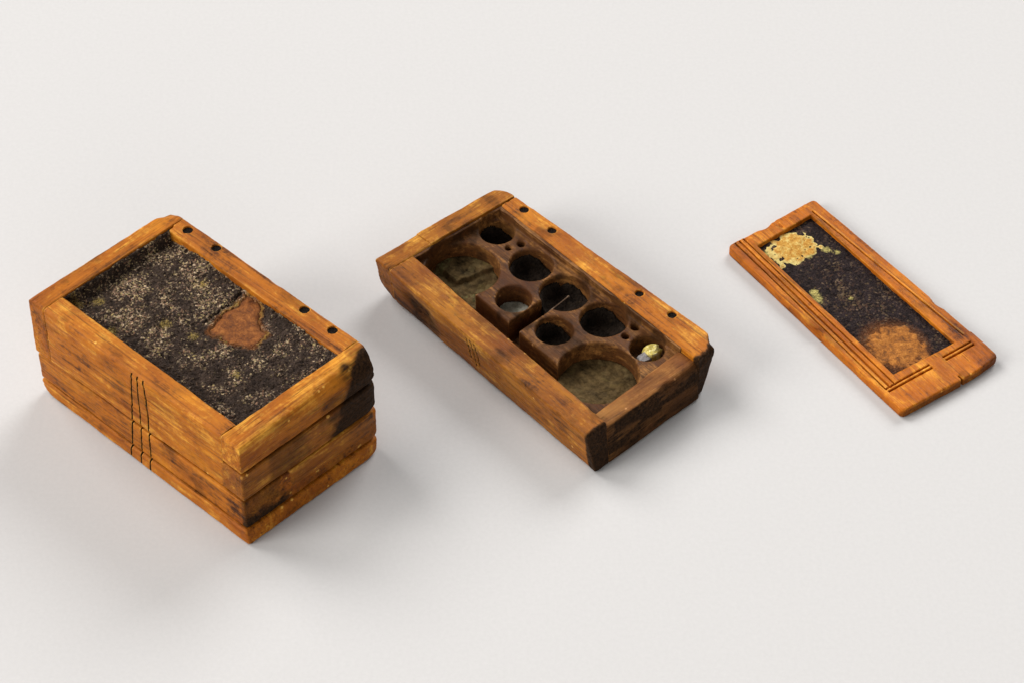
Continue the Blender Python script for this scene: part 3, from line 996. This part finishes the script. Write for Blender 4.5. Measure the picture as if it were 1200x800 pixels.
# ================================================================== 3. the thin lid
def lid():
    T = thing('box_lid', 'thin grooved wooden lid with a dark stained sunken panel, beside the open tray', 'lid', (.147585, .020215), -54.511)
    ZT = 4.8
    qo = [(-60.3, 25.0), (-58.3, -25.0), (60.2, -27.3), (61.0, 14.0), (58.9, 26.6), (50, 26.9)]
    qi = [(-50.8, -14.4), (42.0, -16.6), (42.8, 16.2), (-52.6, 17.1)]

    def f(X, Y, Z):
        d = prism(X, Y, Z, qo, 0, ZT, k=2.2, kz=.9)
        rec = None
        q = qi
        for i in range(4):
            ex = q[(i + 1) % 4][0] - q[i][0]; ey = q[(i + 1) % 4][1] - q[i][1]
            l = math.hypot(ex, ey)
            e = (X - q[i][0]) * ey / l - (Y - q[i][1]) * ex / l
            rec = e if rec is None else np.maximum(rec, e)
        d = smax(d, -np.maximum(rec, 1.7 - Z), .5)
        # rebate along the back edge
        yl = 20.2 + (X + 55) * (23.2 - 20.2) / 96
        d = smax(d, -np.maximum(np.maximum(yl - Y, (ZT - .9) - Z), X - 41.5), .4)
        # rebate along the left end
        d = smax(d, -np.maximum(np.maximum(X + 57.0 + (Y) * .035, (ZT - .6) - Z), np.abs(Y - 9) - 25), .4)
        # planed mouldings along the front edge
        for (y0, y1, r) in ((-16.6, -19.6, .55), (-18.9, -22.4, .70), (-21.2, -24.6, .55)):
            yc = y0 + (X + 57) * (y1 - y0) / 104
            s = np.maximum(np.abs(Y - yc) - r * .75, (ZT - 1.5) - Z)
            d = smax(d, -np.maximum(s, np.abs(X + 5.5) - 52.5), .25)
        # paired lines across the end
        for xc in (46.4, 48.3):
            s = np.maximum(np.abs(X - xc) - .45, (ZT - 1.4) - Z)
            gap = 3.5 - np.abs(Y - 3.0)
            d = smax(d, -np.maximum(np.maximum(s, np.abs(Y + 1) - 23.6), gap), .25)
        # line beside the back rail of the recess
        s = np.maximum(np.abs(Y - (18.9 + (X + 55) * .033)) - .36, (ZT - 1.2) - Z)
        d = smax(d, -np.maximum(s, np.abs(X + 6) - 48), .25)
        # nicks in both ends
        d = smax(d, -(seg(X, Y, (64, 5.4), (58.6, 5.0), .45)), .6)
        d = smax(d, -sphere(X, Y, Z, (62.6, 5.2, 4), 2.0), .8)
        d = smax(d, -np.maximum(seg(X, Y, (-66, 1.4), (-54, 1.8), .55), 3.9 - Z), .5)
        d = smax(d, -sphere(X, Y, Z, (-62.5, -4, 6), 4.6), 2)
        d = smax(d, -sphere(X, Y, Z, (20, 30.0, 6), 4.6), 2)
        d = smax(d, -sphere(X, Y, Z, (5, -29.4, 5), 3.8), 2)
        return d

    def st(V, N):
        x, y, z = V.T
        w = fbm(x / 7, y / 7, z / 7, 3) - .5
        e = sstep(57.6, 59.6, x + w * 3) * sstep(4.6, 3.2, z)  # shade of the end edge's underside put into the colour
        return np.maximum(np.maximum(e * .5, .5 * sstep(54, 58.5, x + w * 7) * sstep(14, 24, y + w * 8)), sstep(.55, .74, fbm(x / 16, y / 5 + 7, z / 6, 5)) * .36)
    wood('board', f, *bbox(qo, 0, ZT, .8), W_LID, T, 'x', 21.0, amp=.55, stain_shade=st, tone=lambda V, N: .10 * sstep(42, 50, V[:, 0]) - .06 * sstep(10, 20, V[:, 1]), h=.36)

    # dark residue in the sunken panel
    q = [(-51.1, -14.7), (42.3, -16.9), (43.1, 16.5), (-52.9, 17.4)]
    x, y = quad_grid(q, .36)
    n0 = 0 * x
    zb = 2.5 + (fbm(x / 9, y / 9, 2 + n0, 3) - .5) * 1.0 + sstep(-52, -46, x) * .35
    z = zb + (fbm(x / 1.5, y / 1.5, 5 + n0, 3) - .5) * .55
    for a, b2 in (((-30, -2), (6, -1.5)), ((-24, 4), (2, 3)), ((-12, -6), (14, -5))):
        z -= np.exp(-(np.maximum(seg(x, y + (fbm(x / 6, y / 6, n0, 2) - .5) * 3, a, b2, 0), 0) / .5) ** 2) * .5
    tint = n0.copy()
    for (cx, cy, r) in ((-45.5, -12.2, 4.2), (-11.5, -13.0, 4.0), (-16, -11.5, 2.6), (-33, 9.5, 3.2), (-29, 12.5, 2.0), (-34.5, 1, 3), (-4, -1, 1.8), (40.5, 2, 2.6)):
        tint += .8 * np.exp(-((x - cx) ** 2 + (y - cy) ** 2) / (r * r) * 1.3)
    pale = -.15 + .55 * sstep(.5, .68, fbm(x / 6, y / 6, 8 + n0, 3)) + .5 * np.exp(-((x + 8) / 16) ** 2) * np.exp(-((y + 1) / 3) ** 2)
    rust = .85 * np.exp(-(((x - 29) / 17) ** 2 + ((y + 4.6) / 15) ** 2) ** 2) + .35 * np.exp(-((x + 41) / 14) ** 2 - ((y + 1) / 14) ** 2)
    pr = sheet('panel_residue', x, y, z, LIDRES, T, {'pale': pale, 'tint': tint, 'rust': rust}, skirt=2.2)

    # yellow flaking patch
    wx = (fbm(x / 3.2, y / 3.2, 11 + n0, 3) - .5) * 7; wy = (fbm(x / 3.2 + 5, y / 3.2, 13 + n0, 3) - .5) * 7
    rr = np.sqrt(((x + wx * 1.5 + 42.0) / 11.0) ** 2 + ((y + wy * 1.5 + 1.5) / 12.5) ** 2)
    k = rr < 1
    sheet('yellow_patch', x, y, zb + .50 + (fbm(x / 1.8, y / 1.8, 3 + n0, 3) - .5) * .9 - rr ** 3 * .75, YELLOW, pr, {'edge': sstep(.45, .95, rr) * .75}, keep=k, skirt=1.4)
    # orange patch towards the other end
    rr = np.sqrt(((x + wx * .7 - 29.5) / 15.5) ** 2 + ((y + wy * .7 + 4.0) / 14.0) ** 2)
    k = rr < 1
    sheet('orange_patch', x, y, zb + .55 + (fbm(x / 2.2, y / 2.2, 4 + n0, 3) - .5) * 1.0 - rr ** 3 * 1.0, ORANGE, pr, {'edge': sstep(.6, 1.05, rr) * .95}, keep=k, skirt=1.2)


closed_box()
open_tray()
lid()
